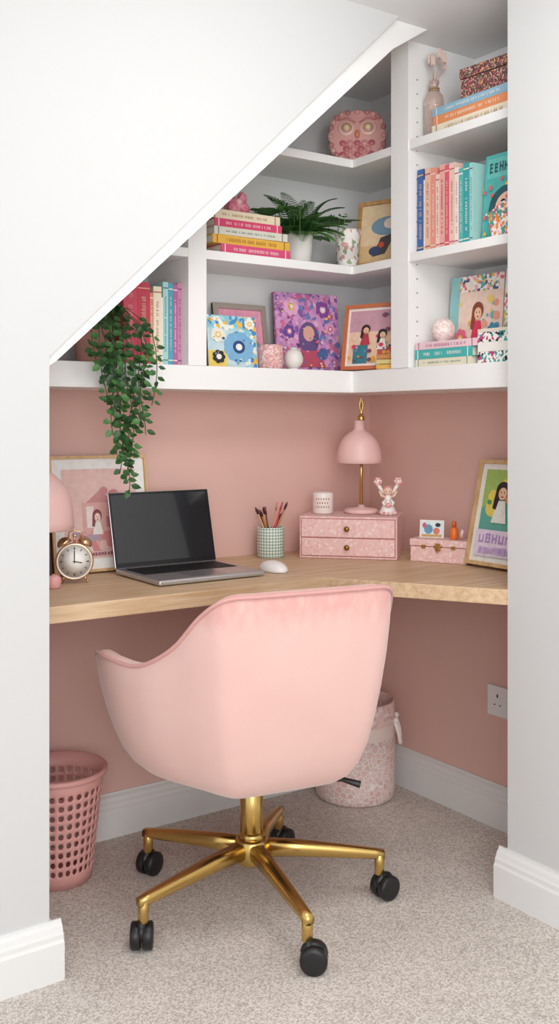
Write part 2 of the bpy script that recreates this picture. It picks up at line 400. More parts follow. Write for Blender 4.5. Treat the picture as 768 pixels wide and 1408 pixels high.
b = MB(); z = 1.311
for (y0, L, t, c, tc) in [(2.09, .215, .02, '#EADFC6', '#5AA0A0'), (2.092, .22, .026, '#48B4B0', '#FFFFFF'), (2.09, .235, .02, '#F0CED6', '#B05080')]:
    book(b, T(1.915, y0, z, -90) @ LIE, t, .10, L, c, tc); z += t+.0004
b.build('book_stack'); ZS3 = z
BW = PAT('mosaic_print', ['#F4F0EA', '#2B2B33', '#F4F0EA', '#C0447A', '#F4F0EA', '#3CA0A0'], 160)
b = MB(); z = 1.311
for (L, t, c) in [(.16, .028, BW), (.158, .024, M('#F2EEE8')), (.16, .026, BW), (.15, .008, M('#E8D9C8'))]:
    book(b, T(1.915, 1.852, z, -90) @ LIE, t, .10, L, c, '#444444', False); z += t+.0004
b.build('book_stack')

# ------------------------------------------------------------------ pictures
def picture(name, w, h, X, fmat, fw, fd, shapes, matc=None, mw=0):
    b = MB()
    b.box(-w/2, w/2, -fd*.5, 0, 0, h, M('#B9A68C'), X)
    if fw:
        b.box(-w/2, -w/2+fw, -fd, 0, 0, h, fmat, X); b.box(w/2-fw, w/2, -fd, 0, 0, h, fmat, X)
        b.box(-w/2+fw, w/2-fw, -fd, 0, 0, fw, fmat, X); b.box(-w/2+fw, w/2-fw, -fd, 0, h-fw, h, fmat, X)
    y = -fd*.5-.0004 if fw else -fd-.0002
    if not fw: b.box(-w/2, w/2, -fd, 0, 0, h, fmat, X)
    iw, ih = w-2*fw, h-2*fw
    if matc:
        b.flat([('r', 0, 0, 1, 1, matc)], y, X, -iw/2, fw, iw, ih); y -= .0003
    b.flat(shapes, y, X, -iw/2+mw, fw+mw, iw-2*mw, ih-2*mw)
    return b.build(name, recalc=False)
def figure(cx, cz, s, hair, skin, dress, ar=1):
    return [('p', [(cx-.17*s, cz-.42*s), (cx+.17*s, cz-.42*s), (cx+.09*s, cz-.08*s), (cx-.09*s, cz-.08*s)], dress),
            ('e', cx, cz+.08*s, .15*s, .17*s*ar, hair), ('p', [(cx-.15*s, cz+.06*s), (cx-.02*s, cz+.06*s), (cx-.1*s, cz-.22*s), (cx-.18*s, cz-.2*s)], hair),
            ('e', cx+.01*s, cz+.03*s, .095*s, .12*s*ar, skin), ('e', cx-.03*s, cz+.05*s, .012*s, .012*s, '#30201c'), ('e', cx+.05*s, cz+.05*s, .012*s, .012*s, '#30201c'),
            ('e', cx+.01*s, cz-.02*s, .03*s, .012*s, '#C04040')]
def letters(x0, x1, z0, z1, col, n=7):
    out = []; w = (x1-x0)/n
    for i in range(n):
        a = x0+i*w; t = w*.2; hgt = z0+(z1-z0)*random.uniform(.8, 1)
        out.append(('r', a, z0, a+t, hgt, col))
        k = random.choice('EHUBN')
        if k in 'HUBN': out.append(('r', a+w*.55, z0, a+w*.55+t, hgt, col))
        if k in 'EHB': out.append(('r', a, (z0+hgt)/2-.01, a+w*.6, (z0+hgt)/2+.015, col))
        if k in 'EUB': out.append(('r', a, z0, a+w*.6, z0+.025, col))
        if k in 'EBN': out.append(('r', a, hgt-.025, a+w*.6, hgt, col))
    return out
def dots(n, cols, r0=.015, r1=.05, box=(0, 0, 1, 1)):
    return [('e', random.uniform(box[0]+r1, box[2]-r1), random.uniform(box[1]+r1, box[3]-r1), *(lambda r: (r, r*.8))(random.uniform(r0, r1)), random.choice(cols)) for _ in range(n)]
def flower(cx, cz, r, c1, c2, n=7):
    return [('e', cx+r*.6*math.cos(2*pi*i/n), cz+r*.6*math.sin(2*pi*i/n), r*.34, r*.34, c1) for i in range(n)]+[('e', cx, cz, r*.38, r*.38, c2), ('e', cx, cz, r*.2, r*.2, '#F4F0E8')]

shp = [('r', 0, .0, 1, 1, '#62AFA0'), ('p', [(0, .55), (.5, .75), (.4, 1), (0, 1)], '#A4C46A'), ('p', [(.55, 1), (1, .8), (1, 1)], '#E8D05C'), ('p', [(.65, .3), (1, .3), (1, .75), (.8, .7)], '#5A9AB4'), ('e', .2, .55, .13, .1, '#E8D868')]
shp += dots(26, ['#E8905C', '#E87A9A', '#F0E8D0', '#5C9A6A', '#6AA0C8', '#F0D860'], .02, .06, (0, .3, 1, 1))
shp += figure(.34, .70, .75, '#2A2026', '#EFC4A4', '#F0F0E8', .8)+figure(.70, .52, .62, '#E8C05A', '#F2CDB0', '#E0808A', .8)
shp += [('r', 0, 0, 1, .3, '#E8DAEE')]+letters(.06, .98, .15, .26, '#B894CC', 8)+letters(.1, .9, .03, .11, '#C0A4D4', 10)
picture('framed_portrait_art', .27, .30, T(2.072, 1.908, .755, -90, -13), OAKF, .011, .016, shp, '#F6F2EC', .016)
art = PAT('blush_collage', ['#E9BDB8', '#D98C8C', '#F2DCD4', '#C46E74', '#E8A8A0', '#B8A0B0'], 44)
shp = [('r', 0, 0, 1, 1, '#EBC6C0')]+dots(10, ['#DDA0A0', '#F4E4DC', '#D08C90'], .03, .08)+[('r', .1, .08, .9, .3, art), ('r', .25, .3, .72, .62, '#E0AEA8'), ('p', [(.30, .62), (.5, .76), (.68, .62)], '#CE9090'), ('r', .3, .34, .4, .58, '#F2E0DA'), ('r', .56, .34, .68, .46, '#C88086')]+figure(.44, .44, .42, '#8A4A50', '#F3D3C6', '#F6ECE8')+figure(.72, .36, .36, '#C46058', '#F3D3C6', '#C4707A')+letters(.3, .7, .03, .07, '#A06070', 10)
picture('framed_pink_print', .29, .315, T(1.166, 2.515, .752, 0, -9), OAKF, .008, .016, shp, '#F7F3F0', .028)
shp = [('r', 0, 0, 1, 1, '#E79AB4')]+[('r', .12, .12, .88, .88, '#C9B6C8'), ('r', .3, .1, .7, .7, '#8FA8B0')]+dots(12, ['#D8688A', '#F4E0D8', '#7A9AA0'], .03, .07)
picture('framed_photo', .185, .20, T(1.622, 2.525, 1.312, 0, -9), M('#B7AFA4', .3, .6), .016, .014, shp, '#E9A2B8', .01)
BLUEFL = PAT('blue_bits', ['#A8D8E4', '#4A90C8', '#F4F0E0', '#F0C048', '#8CC8D8'], 90)
shp = [('r', 0, 0, 1, 1, '#C8E0E6'), ('r', 0, 0, .38, .32, '#F0D068'), ('r', 0, .72, 1, 1, BLUEFL), ('r', .75, 0, 1, .72, BLUEFL)]+flower(.62, .40, .33, '#7FB4D8', '#2A4A80', 11)+flower(.2, .2, .14, '#2B2B33', '#F4F0E0')+flower(.2, .62, .16, '#F0ECE4', '#F0C850')+flower(.85, .85, .12, '#F4F0E0', '#F0C048')+dots(14, ['#2A4A80', '#F4F0E0', '#E8A04A'], .01, .03)
picture('floral_greeting_card', .165, .15, T(1.53, 2.435, 1.312, 0, -6), M('#E8E4DA'), 0, .006, shp)
PURP = PAT('magenta_painting', ['#C88CC4', '#DBA0CC', '#B070AA', '#E6B4CE', '#8A5CA4', '#D0709A', '#7080B8', '#D898C8'], 75)
shp = [('r', 0, 0, 1, 1, PURP)]+flower(.25, .82, .13, '#E8B0D4', '#F0C048')+flower(.75, .8, .12, '#8A4A9A', '#F4C8D8')+flower(.2, .5, .1, '#6A4A9A', '#E87A9A')+flower(.85, .55, .09, '#E0A0C8', '#E8506A')+[('e', .5, .42, .16, .21, '#6A5088'), ('e', .5, .48, .09, .10, '#E0A898'), ('p', [(.3, .05), (.75, .05), (.66, .26), (.38, .26)], '#C05068'), ('e', .7, .22, .09, .07, '#4A6AA0'), ('e', .25, .2, .1, .09, '#3A3A50')]+dots(80, ['#E0507A', '#F0C860', '#5A80C0', '#F4D8E4', '#6A3A80', '#E8A0C8'], .008, .022)
picture('pink_floral_canvas', .225, .243, T(1.845, 2.505, 1.312, -6, -6), PURP, 0, .018, shp)
ORF = M('#C4704A', .5)
shp = [('r', 0, 0, 1, 1, '#E8C4A8'), ('r', 0, .6, 1, 1, '#C89AA8'), ('r', .1, 0, .4, .35, '#3C7A8A'), ('r', .6, 0, 1, .3, '#C85A4A')]+dots(30, ['#E8A03C', '#D8406A', '#5A8AA8', '#F0E0D0', '#7A4A5A'], .02, .06)+figure(.35, .6, .6, '#3A2420', '#E8B898', '#B03A4A', .8)+figure(.7, .5, .6, '#2A2430', '#EBC0A0', '#F0E4D8', .8)+dots(14, ['#E8A03C', '#D8406A', '#6A4A5A'], .02, .05, (0, 0, 1, .4))
picture('orange_framed_art', .205, .20, T(1.93, 2.295, 1.312, -70, -9), ORF, .011, .014, shp, '#F2E6DC', .008)
shp = [('r', 0, 0, 1, 1, '#E6CDA8'), ('r', 0, 0, 1, .3, '#D8B88A'), ('e', .5, .62, .3, .16, '#7A9AB0'), ('e', .62, .66, .18, .1, '#E8D8C8'), ('p', [(.25, .1), (.5, .14), (.7, .5), (.4, .42)], '#4A4448'), ('e', .42, .3, .06, .05, '#C8503C'), ('e', .3, .2, .12, .08, '#3A4A6A')]
picture('wooden_framed_art', .20, .205, T(1.99, 2.305, 1.627, -70, -8), wood_mat('dark_oak', '#A87C4C', '#C89C68', (20, 20, 3)), .012, .016, shp)
shp = [('r', 0, 0, 1, 1, '#55B4B0'), ('r', .05, .72, .95, .95, '#6CC3BC'), ('e', .5, .35, .38, .26, '#2F5A60'), ('e', .52, .36, .26, .17, '#F2C8B4'), ('e', .42, .4, .06, .05, '#2A2026'), ('e', .66, .4, .05, .04, '#2A2026'), ('p', [(.3, .0), (.75, 0), (.65, .2), (.4, .2)], '#D8485A')]+letters(.1, .95, .78, .90, '#2F5A60', 8)+dots(22, ['#F0C048', '#E8606A', '#F4ECE0', '#8ABF6A'], .012, .035)
picture('illustrated_book', .165, .225, T(1.965, 1.788, 1.633, -90, -5), M('#4FB2AE'), 0, .018, shp)
MIX = PAT('patchwork_print', ['#F0E4D8', '#E06A78', '#58A8A8', '#F0C068', '#4A5A82', '#F0A8B8', '#9ABF7A', '#F4F0EA'], 110)
MIX2 = PAT('folk_print', ['#F2C8CC', '#F4ECE4', '#D8486A', '#F4ECE4', '#E88A3C', '#4A9A8A'], 150)
b = MB(); b.prism([(1.70, 0), (1.80, 0), (1.815, .06), (1.77, .085), (1.70, .09)], 1.912, 1.935, MIX2, 'x', T(0, 0, 1.631)); b.build('patterned_card', bevel=.001)
shp = [('r', 0, 0, 1, 1, '#F0D4C4'), ('r', 0, .82, 1, 1, MIX), ('r', .0, 0, .18, 1, '#8FC4C4')]+dots(16, ['#E8A088', '#7FB0B8', '#F0D078', '#D8708A'], .02, .06, (.15, .3, 1, .85))+figure(.55, .55, .7, '#8A4428', '#F0C4A8', '#D83A5A', .8)+flower(.25, .3, .13, '#E86A8A', '#F0C048')+flower(.85, .35, .12, '#3C8FB0', '#F0C048')
picture('illustrated_book', .19, .255, T(2.045, 1.985, 1.312, -86, -5), M('#F0E4D8'), 0, .014, shp)
shp = [('r', 0, 0, 1, 1, MIX), ('r', 0, .75, 1, 1, '#F4F0EA'), ('e', .5, .5, .3, .2, '#E8707A')]+flower(.5, .5, .22, '#E8707A', '#2B2B33')+flower(.8, .65, .15, '#4A7AB0', '#F0C048')+flower(.2, .8, .12, '#E8908A', '#3C7A3A')+flower(.75, .88, .1, '#E04A5A', '#2B2B33')
picture('illustrated_book', .16, .26, T(2.045, 1.80, 1.312, -90, -5), M('#F4F0EA'), 0, .014, shp)
b = MB()
for i, c in enumerate(['#E8B45C', '#D8C888', '#C88A50']):
    b.box(-.028, .028, 0, .03, i*.0145, i*.0145+.013, M(c), T(1.906, 2.213, 1.3112, -75))
b.build('mini_book_stack', bevel=.001)

# ------------------------------------------------------------------ ornaments on shelves
b = MB(); zt = ZS1+.002
ORN = PAT('ornament_glaze', ['#E0889C', '#D56A84', '#ECA8B6', '#DC748C'], 140)
b.ell((1.540, 2.44, zt+.026), (.034, .026, .027), ORN)
for sg in (-1, 1):
    b.ell((1.540+sg*.024, 2.44, zt+.050), (.015, .013, .021), ORN, T()); b.ell((1.540+sg*.020, 2.42, zt+.018), (.016, .012, .017), ORN)
b.ell((1.540, 2.419, zt+.036), (.011, .010, .011), M('#F4C0C8', .3)); b.build('pink_ceramic_bow')

b = MB(); X = T(1.955, 2.395, 1.952, -40, -8)
OWL = M('#E4AAA4', .35, var=.05, coat=.3); n = 20; w, h = .086, .083
pts = []
for i in range(120):
    a = 2*pi*i/120; k = 1+.045*math.cos(n*a)
    sx = math.copysign(abs(math.cos(a))**.75, math.cos(a)); sz = math.copysign(abs(math.sin(a))**.75, math.sin(a))
    pts.append((w*k*sx, h+h*k*sz*.97))
b.prism(pts, -.012, 0, OWL, 'y', X)
for i in range(24):
    a = 2*pi*i/24; sx = math.copysign(abs(math.cos(a))**.75, math.cos(a)); sz = math.copysign(abs(math.sin(a))**.75, math.sin(a))
    b.ell((w*.95*sx, -.012, h+h*.93*sz), (.009, .007, .009), M('#C98486', .4) if i % 2 else OWL, X, 10, 6)
for sx in (-1, 1):
    b.ell((sx*.033, -.012, .108), (.027, .006, .025), M('#EBC0B4', .35), X); b.ell((sx*.033, -.016, .108), (.017, .006, .016), M('#C9958C', .35), X)
    b.ell((sx*.033, -.02, .108), (.009, .005, .009), M('#E8D9A0', .35), X)
    b.tube([(sx*.006, -.014, .125), (sx*.03, -.016, .14), (sx*.058, -.014, .134)], .003, M('#D08A8A', .4), X)
b.ell((0, -.014, .088), (.008, .008, .014), M('#D98A6A', .35), X)
for r in range(3):
    for c in range(-2+r % 2, 3):
        b.ell((c*.022-(r % 2)*.011, -.012, .06-.018*r), (.011, .004, .010), M('#D79494', .35) if (r+c) % 2 else M('#C26A74', .35), X, 10, 6)
b.build('pink_owl_plate')

b = MB(); X = T(1.645, 2.41, 1.311); PJ = PAT('pink_knit', ['#E4B4B0', '#F0D4CE', '#D89C9C'], 200)
b.lathe([(.030, 0), (.035, .006), (.035, .062), (.032, .070), (.028, .070), (.028, .012), (0, .012)], PJ, X); b.build('pink_candle_jar')
b = MB(); b.ell((1.722, 2.405, 1.343), (.0285, .0285, .031), M('#E8E2DC', .5, var=.05), seg=24); b.lathe([(.012, 0), (.01, .004)], M('#E8E2DC', .5), T(1.722, 2.405, 1.372)); b.lathe([(.016, 0), (.013, .006)], M('#E8E2DC', .5), T(1.722, 2.405, 1.3108)); b.build('white_round_ornament')
PB = PAT('pearl_blush', ['#F0DCD8', '#E8C8C2', '#F6ECE8'], 220)
b = MB(); b.ell((0, 0, .034), .033, PB, T(1.96, 2.025, ZS3), fn=lambda p: 1+.03*math.sin(9*math.atan2(p[1], p[0]))); b.lathe([(.014, 0), (.018, .004)], PB, T(1.96, 2.025, ZS3+.0003)); b.build('beaded_ball')
FLP = PAT('white_floral_glaze', ['#F2EEEA', '#F4F0EC', '#D8A8A0', '#F2EEEA', '#9AAA8A', '#F2EEEA', '#F2EEEA'], 90)
b = MB(); b.lathe([(.026, 0), (.030, .006), (.038, .095), (.041, .10), (.041, .112), (.036, .112), (.034, .02), (0, .02)], FLP, T(1.912, 2.388, 1.6265))
b.tube([(-.038, 0, .085), (-.056, 0, .08), (-.056, 0, .05), (-.034, 0, .045)], .004, FLP, T(1.912, 2.388, 1.6265, -130)); b.build('floral_ceramic_mug')

GL = M('#EED6CC', .12, var=.03, coat=.5, trans=.55, name='blush_glass')
b = MB(); X = T(1.962, 2.064, 1.9465)
b.lathe([(.022, 0), (.027, .004), (.027, .11), (.024, .125), (.012, .138), (.011, .155), (.014, .158), (.014, .165), (.009, .165)], GL, X)
for z in (.03, .05, .07, .09): b.lathe([(.0272, z), (.0285, z+.003), (.0272, z+.006)], GL, X, closed=True)
for z in (.134, .139, .144): b.tube([(.0135*math.cos(k*.5), .0135*math.sin(k*.5), z) for k in range(13)], .0022, M('#B08A6A', .8), X, 6)
ST = M('#CDA79B', .8); PT = M('#E6CDC2', .9)
for i in range(7):
    a = i*.9; dx, dy = .026*math.cos(a)+.006, .014*math.sin(a)-.008; zz = .205+.022*((i*3) % 4)/3
    b.tube([(0, 0, .13), (dx*.4, dy*.5, .175), (dx, dy, zz)], .001, ST, X, 5)
    for k in range(-2, 3): b.ell((dx+k*.003, dy, zz+.014-.002*abs(k)), (.002, .002, .015), PT, X, 6, 5)
b.build('dried_flower_vase')

MULTI = PAT('tiny_beads', ['#6A4A3A', '#C85874', '#4A7A7A', '#E8B070', '#5A3040', '#F0C8B8', '#8A4A4A'], 320)
b = MB(); X = T(2.03, 1.850, ZS2+.0005, -86)
b.box(-.115, .115, -.06, .06, 0, .066, MULTI, X); b.box(-.118, .118, -.063, .063, .068, .095, MULTI, X); b.box(-.113, .113, -.058, .058, .066, .068, M('#3a2a24'), X)
b.build('beaded_storage_box', bevel=.002)

# ------------------------------------------------------------------ plants
def leafM(h): return M(h, .45, var=.2, scale=15)
GR = [leafM('#35602F'), leafM('#2A5426'), leafM('#46763C'), leafM('#224524')]
def leaf(b, p, d, L, W, mat, up=Vector((0, 0, 1))):
    d = Vector(d).normalized(); s_ = d.cross(up)
    if s_.length < .05: s_ = d.cross(Vector((1, 0, 0)))
    s_.normalize(); n = s_.cross(d).normalized(); p = Vector(p)
    v = [p, p+d*L*.3+s_*W*.5, p+d*L*.3-s_*W*.5, p+d*L*.3-n*W*.15, p+d*L*.65+s_*W*.42-n*.001, p+d*L*.65-s_*W*.42-n*.001, p+d*L*.65-n*W*.18, p+d*L]
    b.add(v, [(0, 1, 3), (0, 3, 2), (1, 4, 6, 3), (3, 6, 5, 2), (4, 7, 6), (6, 7, 5)], mat, True)
O = Vector((1.096, 2.44, 1.311))
pl = empty('trailing_ivy_plant', O)
b = MB(); b.lathe([(.035, 0), (.038, .004), (.048, .08), (.052, .082), (.052, .098), (.047, .098), (.045, .085), (0, .085)], M('#D09A8E', .7, name='terracotta')); b.build('pot', pl)
b = MB(); STM = M('#3A5228', .7)
for i in range(14):
    x = 1.040+.155*i/13+random.uniform(-.006, .006)
    y = random.uniform(2.265, 2.325)
    zb = [1.28, 1.19, 1.23, 1.12, 1.18, 1.07, 1.02, .955, 1.00, 1.06, 1.14, 1.24, 1.12, 1.18][i]
    pts = [Vector((1.096+(x-1.096)*.2, 2.43, 1.40)), Vector((1.105+(x-1.105)*.6, 2.365, 1.45+random.uniform(-.02, .01))), Vector((x-.004, min(y+.01, 2.325), 1.40))]
    z = 1.35; ph = random.random()*6
    while z > zb: pts.append(Vector((x+.009*math.sin(ph+z*22)+(1.34-z)*(1.17-x)*.6, y+.008*math.cos(ph+z*17), z))); z -= .025
    b.tube([p-O for p in pts], .0012, STM, seg=5)
    k = 0
    for a, c in zip(pts[:-1], pts[1:]):
        for q in range(3 if a.z > 1.34 else 2):
            p = a.lerp(c, q/2.2); k += 1; an = ph+k*2.6
            d = Vector((math.cos(an)*1.1, math.sin(an)*.4-.35, -.25+random.uniform(-.5, .35)))
            L = random.uniform(.019, .029)
            pp = p+d*.003
            if (pp+d.normalized()*L).y > 2.345: d.y = -abs(d.y)
            if pp.x > 1.135 and d.x > 0 and pp.y > 2.34: d.x *= -1
            leaf(b, pp-O, d, L, L*.66, random.choice(GR), Vector((0, -1, .6)))
for i in range(90):
    a = random.random()*2*pi; e = random.uniform(.35, 1.3); r = .046
    p = Vector((math.cos(a)*math.cos(e)*r-.006, math.sin(a)*math.cos(e)*r*.8, .1+math.sin(e)*.04))
    leaf(b, p, Vector((math.cos(a)*(.4 if math.cos(a) > 0 else 1), math.sin(a), random.uniform(-.1, .6))), .024, .015, random.choice(GR))
b.build('ivy_foliage', pl, recalc=False)

fp = empty('potted_fern', (1.768, 2.445, 1.6265))
b = MB(); b.lathe([(.034, 0), (.037, .004), (.045, .085), (.045, .092), (.041, .092), (.040, .08), (0, .08)], M('#EEEAE6', .4, var=.02)); b.build('pot', fp)
b = MB(); FG = [leafM('#5A8F44'), leafM('#4A7E3C'), leafM('#74A65A'), leafM('#3F7236')]
for i in range(72):
    a = 2*pi*i*.382+random.uniform(-.2, .2); L = random.uniform(.14, .205); e = random.uniform(.45, 1.5)
    if math.sin(a) > .15: L *= .7; e = max(e, .9)
    if math.sin(a) < -.6: L *= .78
    d = Vector((math.cos(a)*math.cos(e), math.sin(a)*math.cos(e), math.sin(e)))
    p = Vector((math.cos(a)*.014, math.sin(a)*.014, .082)); pts = [p.copy()]; n = 22
    for k in range(n):
        d.z -= .068; d += Vector((math.cos(a), math.sin(a)*.8, 0))*.02; d.normalize(); p = p+d*L/n
        p.y = min(p.y, .122); p.z = min(p.z, .270); p.x = max(p.x, -.165)
        if p.x < -.065: p.z = max(p.z, .152)
        if p.x > .080: p.z = max(p.z, .142)
        pts.append(p.copy())
    m_ = random.choice(FG); b.tube(pts, .0009, m_, seg=4)
    for k in range(2, n):
        t = (pts[k]-pts[k-1])
        if t.length < 1e-5: continue
        t.normalize(); s_ = t.cross(Vector((0, 0, 1)))
        if s_.length < .05: s_ = Vector((-math.sin(a), math.cos(a), 0))
        s_.normalize(); l = .030*math.sin(pi*(k/n)**.7)+.005
        for sg in (-1, 1): leaf(b, pts[k], s_*sg+t*.45+Vector((0, 0, -.12)), l, .0090, m_)
b.build('fern_fronds', fp, recalc=False)

# ------------------------------------------------------------------ desk objects
lp = empty('laptop', (1.326, 2.33, .7505))
ALU = M('#C4C4C6', .35, .8, var=.02, name='aluminium')
b = MB(); b.box(-.157, .157, -.130, .118, .002, .015, ALU); b.build('base', lp, bevel=.004)
b = MB(); KB = M('#17171A', .5)
b.box(-.14, .14, -.02, .095, .0145, .0155, M('#2A2A2D', .5))
for r in range(5):
    for c in range(14):
        x = -.137+c*.0197; y = -.016+r*.0222; b.box(x, x+.0165, y, y+.0185, .0155, .0168, KB)
b.box(-.05, .05, -.118, -.03, .0145, .0153, M('#A4A4A8', .3, .7)); b.build('keyboard', lp)
X = T(0, .118, .014, 0, -14); b = MB()
b.box(-.157, .157, 0, .006, 0, .207, ALU, X); b.build('lid', lp, bevel=.003)
b = MB(); b.box(-.155, .155, -.0012, .0, .002, .205, M('#0C0D10', .25), X); b.box(-.150, .150, -.0018, -.0010, .014, .199, M('#1C1F25', .08, var=.05, coat=.6), X); b.build('screen', lp)
b = MB()
b.ell((0, 0, .004), (.031, .054, .024), M('#F3EFEE', .3, var=.01), T(1.552, 2.262, .7515, 0), seg=28, rings=16)
b.v = [(p[0], p[1], max(p[2], .7512)) for p in b.v]
b.build('computer_mouse')
pc = empty('pencil_cup', (1.705, 2.50, .7505))
def checker_mat():
    m = bpy.data.materials.new('sage_checker'); m.use_nodes = True; nt = m.node_tree; bb = nt.nodes['Principled BSDF']; bb.inputs['Roughness'].default_value = .4
    tc = nt.nodes.new('ShaderNodeTexCoord'); sx = nt.nodes.new('ShaderNodeSeparateXYZ'); nt.links.new(tc.outputs['Object'], sx.inputs[0])
    at = nt.nodes.new('ShaderNodeMath'); at.operation = 'ARCTAN2'; nt.links.new(sx.outputs[1], at.inputs[0]); nt.links.new(sx.outputs[0], at.inputs[1])
    s1 = nt.nodes.new('ShaderNodeMath'); s1.operation = 'MULTIPLY'; s1.inputs[1].default_value = 28/(2*pi); nt.links.new(at.outputs[0], s1.inputs[0])
    s2 = nt.nodes.new('ShaderNodeMath'); s2.operation = 'MULTIPLY'; s2.inputs[1].default_value = 110; nt.links.new(sx.outputs[2], s2.inputs[0])
    A = nt.nodes.new('ShaderNodeMath'); A.operation = 'ADD'; Bm = nt.nodes.new('ShaderNodeMath'); Bm.operation = 'SUBTRACT'
    for q in (A, Bm): nt.links.new(s1.outputs[0], q.inputs[0]); nt.links.new(s2.outputs[0], q.inputs[1])
    cb = nt.nodes.new('ShaderNodeCombineXYZ'); nt.links.new(A.outputs[0], cb.inputs[0]); nt.links.new(Bm.outputs[0], cb.inputs[1]); cb.inputs[2].default_value = .5
    ck = nt.nodes.new('ShaderNodeTexChecker'); ck.inputs['Scale'].default_value = 1; ck.inputs['Color1'].default_value = lin('#8FB3A4'); ck.inputs['Color2'].default_value = lin('#EEF0EA')
    nt.links.new(cb.outputs[0], ck.inputs['Vector']); nt.links.new(ck.outputs['Color'], bb.inputs['Base Color']); return m
b = MB(); b.lathe([(.038, 0), (.041, .003), (.041, .088), (.041, .091), (.037, .091), (.036, .01), (0, .01)], checker_mat()); b.build('cup', pc)
b = MB()
for i, (c, tip) in enumerate([('#B5524A', 'brush'), ('#2E3A4A', 'pen'), ('#C9A27A', 'brush'), ('#D88A7A', 'pen'), ('#5A3A34', 'brush'), ('#8A2F3A', 'pen'), ('#E0C090', 'brush'), ('#C84A5A', 'pen'), ('#32323A', 'brush'), ('#D8A040', 'brush'), ('#7A2F3A', 'pen'), ('#B5825A', 'brush')]):
    a = i*.63*pi/1.2; r0 = .012; r1 = .034+.009*(i % 3); h = .13+.012*((i*5) % 4)
    p0 = Vector((-r0*math.cos(a), -r0*math.sin(a), .012)); p1 = Vector((r1*math.cos(a)*1.15, r1*math.sin(a)*.7, h))
    b.tube([p0, p0.lerp(p1, .85)], .0028, M(c, .4), seg=7)
    if tip == 'brush': b.tube([p0.lerp(p1, .85), p0.lerp(p1, .93), p1], [.0030, .0042, .0008], M('#4A3030', .8), seg=7)
    else: b.tube([p0.lerp(p1, .85), p1], [.0034, .0030], M(c, .3), seg=7)
b.build('pens_and_brushes', pc)

FLB = PAT('pink_floral_paper', ['#EBC0BC', '#EEC8C4', '#F3D8D4', '#E8B9B6', '#EDC5C1'], 150)
db = empty('mini_drawer_chest', (1.938, 2.400, .7505), -47)
b = MB(); b.box(-.145, .147, -.094, .095, 0, .125, FLB); b.build('case', db, bevel=.002)
b = MB()
for z0, z1 in ((.009, .060), (.064, .117)):
    b.box(-.138, .140, -.0985, -.093, z0, z1, FLB)
b.build('drawer_fronts', db, bevel=.0012)
b = MB(); b.box(-.141, .143, -.0945, -.0935, .006, .120, M('#C08480', .7)); b.build('drawer_gap', db)
b = MB()
for z in (.035, .090):
    b.lathe([(.003, 0), (.003, .008), (.0075, .010), (.0085, .014), (.006, .018), (0, .019)], M('#9A7440', .3, .9), T(0, -.098, z, 0, 90), 16)
b.build('knobs', db)

def lamp(name, loc, H=.36, R=.068, rz=0, off=-.012):
    e = empty(name, loc, rz)
    b = MB(); b.lathe([(.05, 0), (.053, .003), (.053, .009), (.048, .014), (.012, .018), (.008, .026), (0, .026)], PINK, seg=40); b.build('lamp_base', e)
    b = MB(); b.cyl(.005, .02, H-.13, GOLD, seg=16); b.tube([(0, 0, H-.14), (0, 0, H-.05), (0, 0, H-.028)], .004, GOLD)
    b.tube([(0, 0, H-.055), (.006, 0, H-.026), (0, 0, H-.004), (-.006, 0, H-.026)], .0035, GOLD, closed=True); b.lathe([(.010, 0), (.011, .004), (.011, .012), (.007, .018), (.004, .022)], GOLD, T(0, 0, H-.075)); b.build('brass_stem', e)
    s = R/.07
    b = MB(); z0 = H-.205
    prof = [(R, 0), (R*.998, .014*s), (R*.975, .032*s), (R*.915, .050*s), (R*.81, .067*s), (R*.66, .081*s), (R*.48, .092*s), (R*.31, .099*s), (R*.235, .104*s), (R*.21, .130), (.010, .132)]
    inner = [(max(r-.003, .005), z-.002) for r, z in prof[:-3]][::-1]
    b.lathe(prof+[(.008, .128), (.010, .108*s)]+inner+[(R, 0)], PINK, T(off, 0, z0), 44, closed=True); b.build('dome_shade', e)
    b = MB(); b.ell((off, 0, z0+.030), (.024, .024, .028), M('#FBF6EE', .3)); b.cyl(.011, .055, .09, WHITE, T(off, 0, z0)); b.build('bulb', e)
    return e
lamp('desk_lamp', (1.978, 2.404, .8765), .360, .070, -35, -.006)
lamp('desk_lamp', (.925, 2.42, .7505), .345, .106, -35, 0)

b = MB(); X = T(1.874, 2.462, .8765, -40)
b.lathe([(.029, 0), (.032, .003), (.032, .060), (.031, .064), (.028, .064), (.028, .052), (0, .052)], M('#F4E9E4', .35, var=.02), X)
for i in range(-5, 6):
    for k in range(3):
        a = -pi/2+i*.12
        if (i+k) % 2: b.ell((.032*math.cos(a), .032*math.sin(a), .022+.012*k), (.002, .002, .0035), M('#B98A70', .4, .3), X, 6, 4)
b.cyl(.0012, .05, .062, BLACK, X, 6); b.build('ceramic_candle')
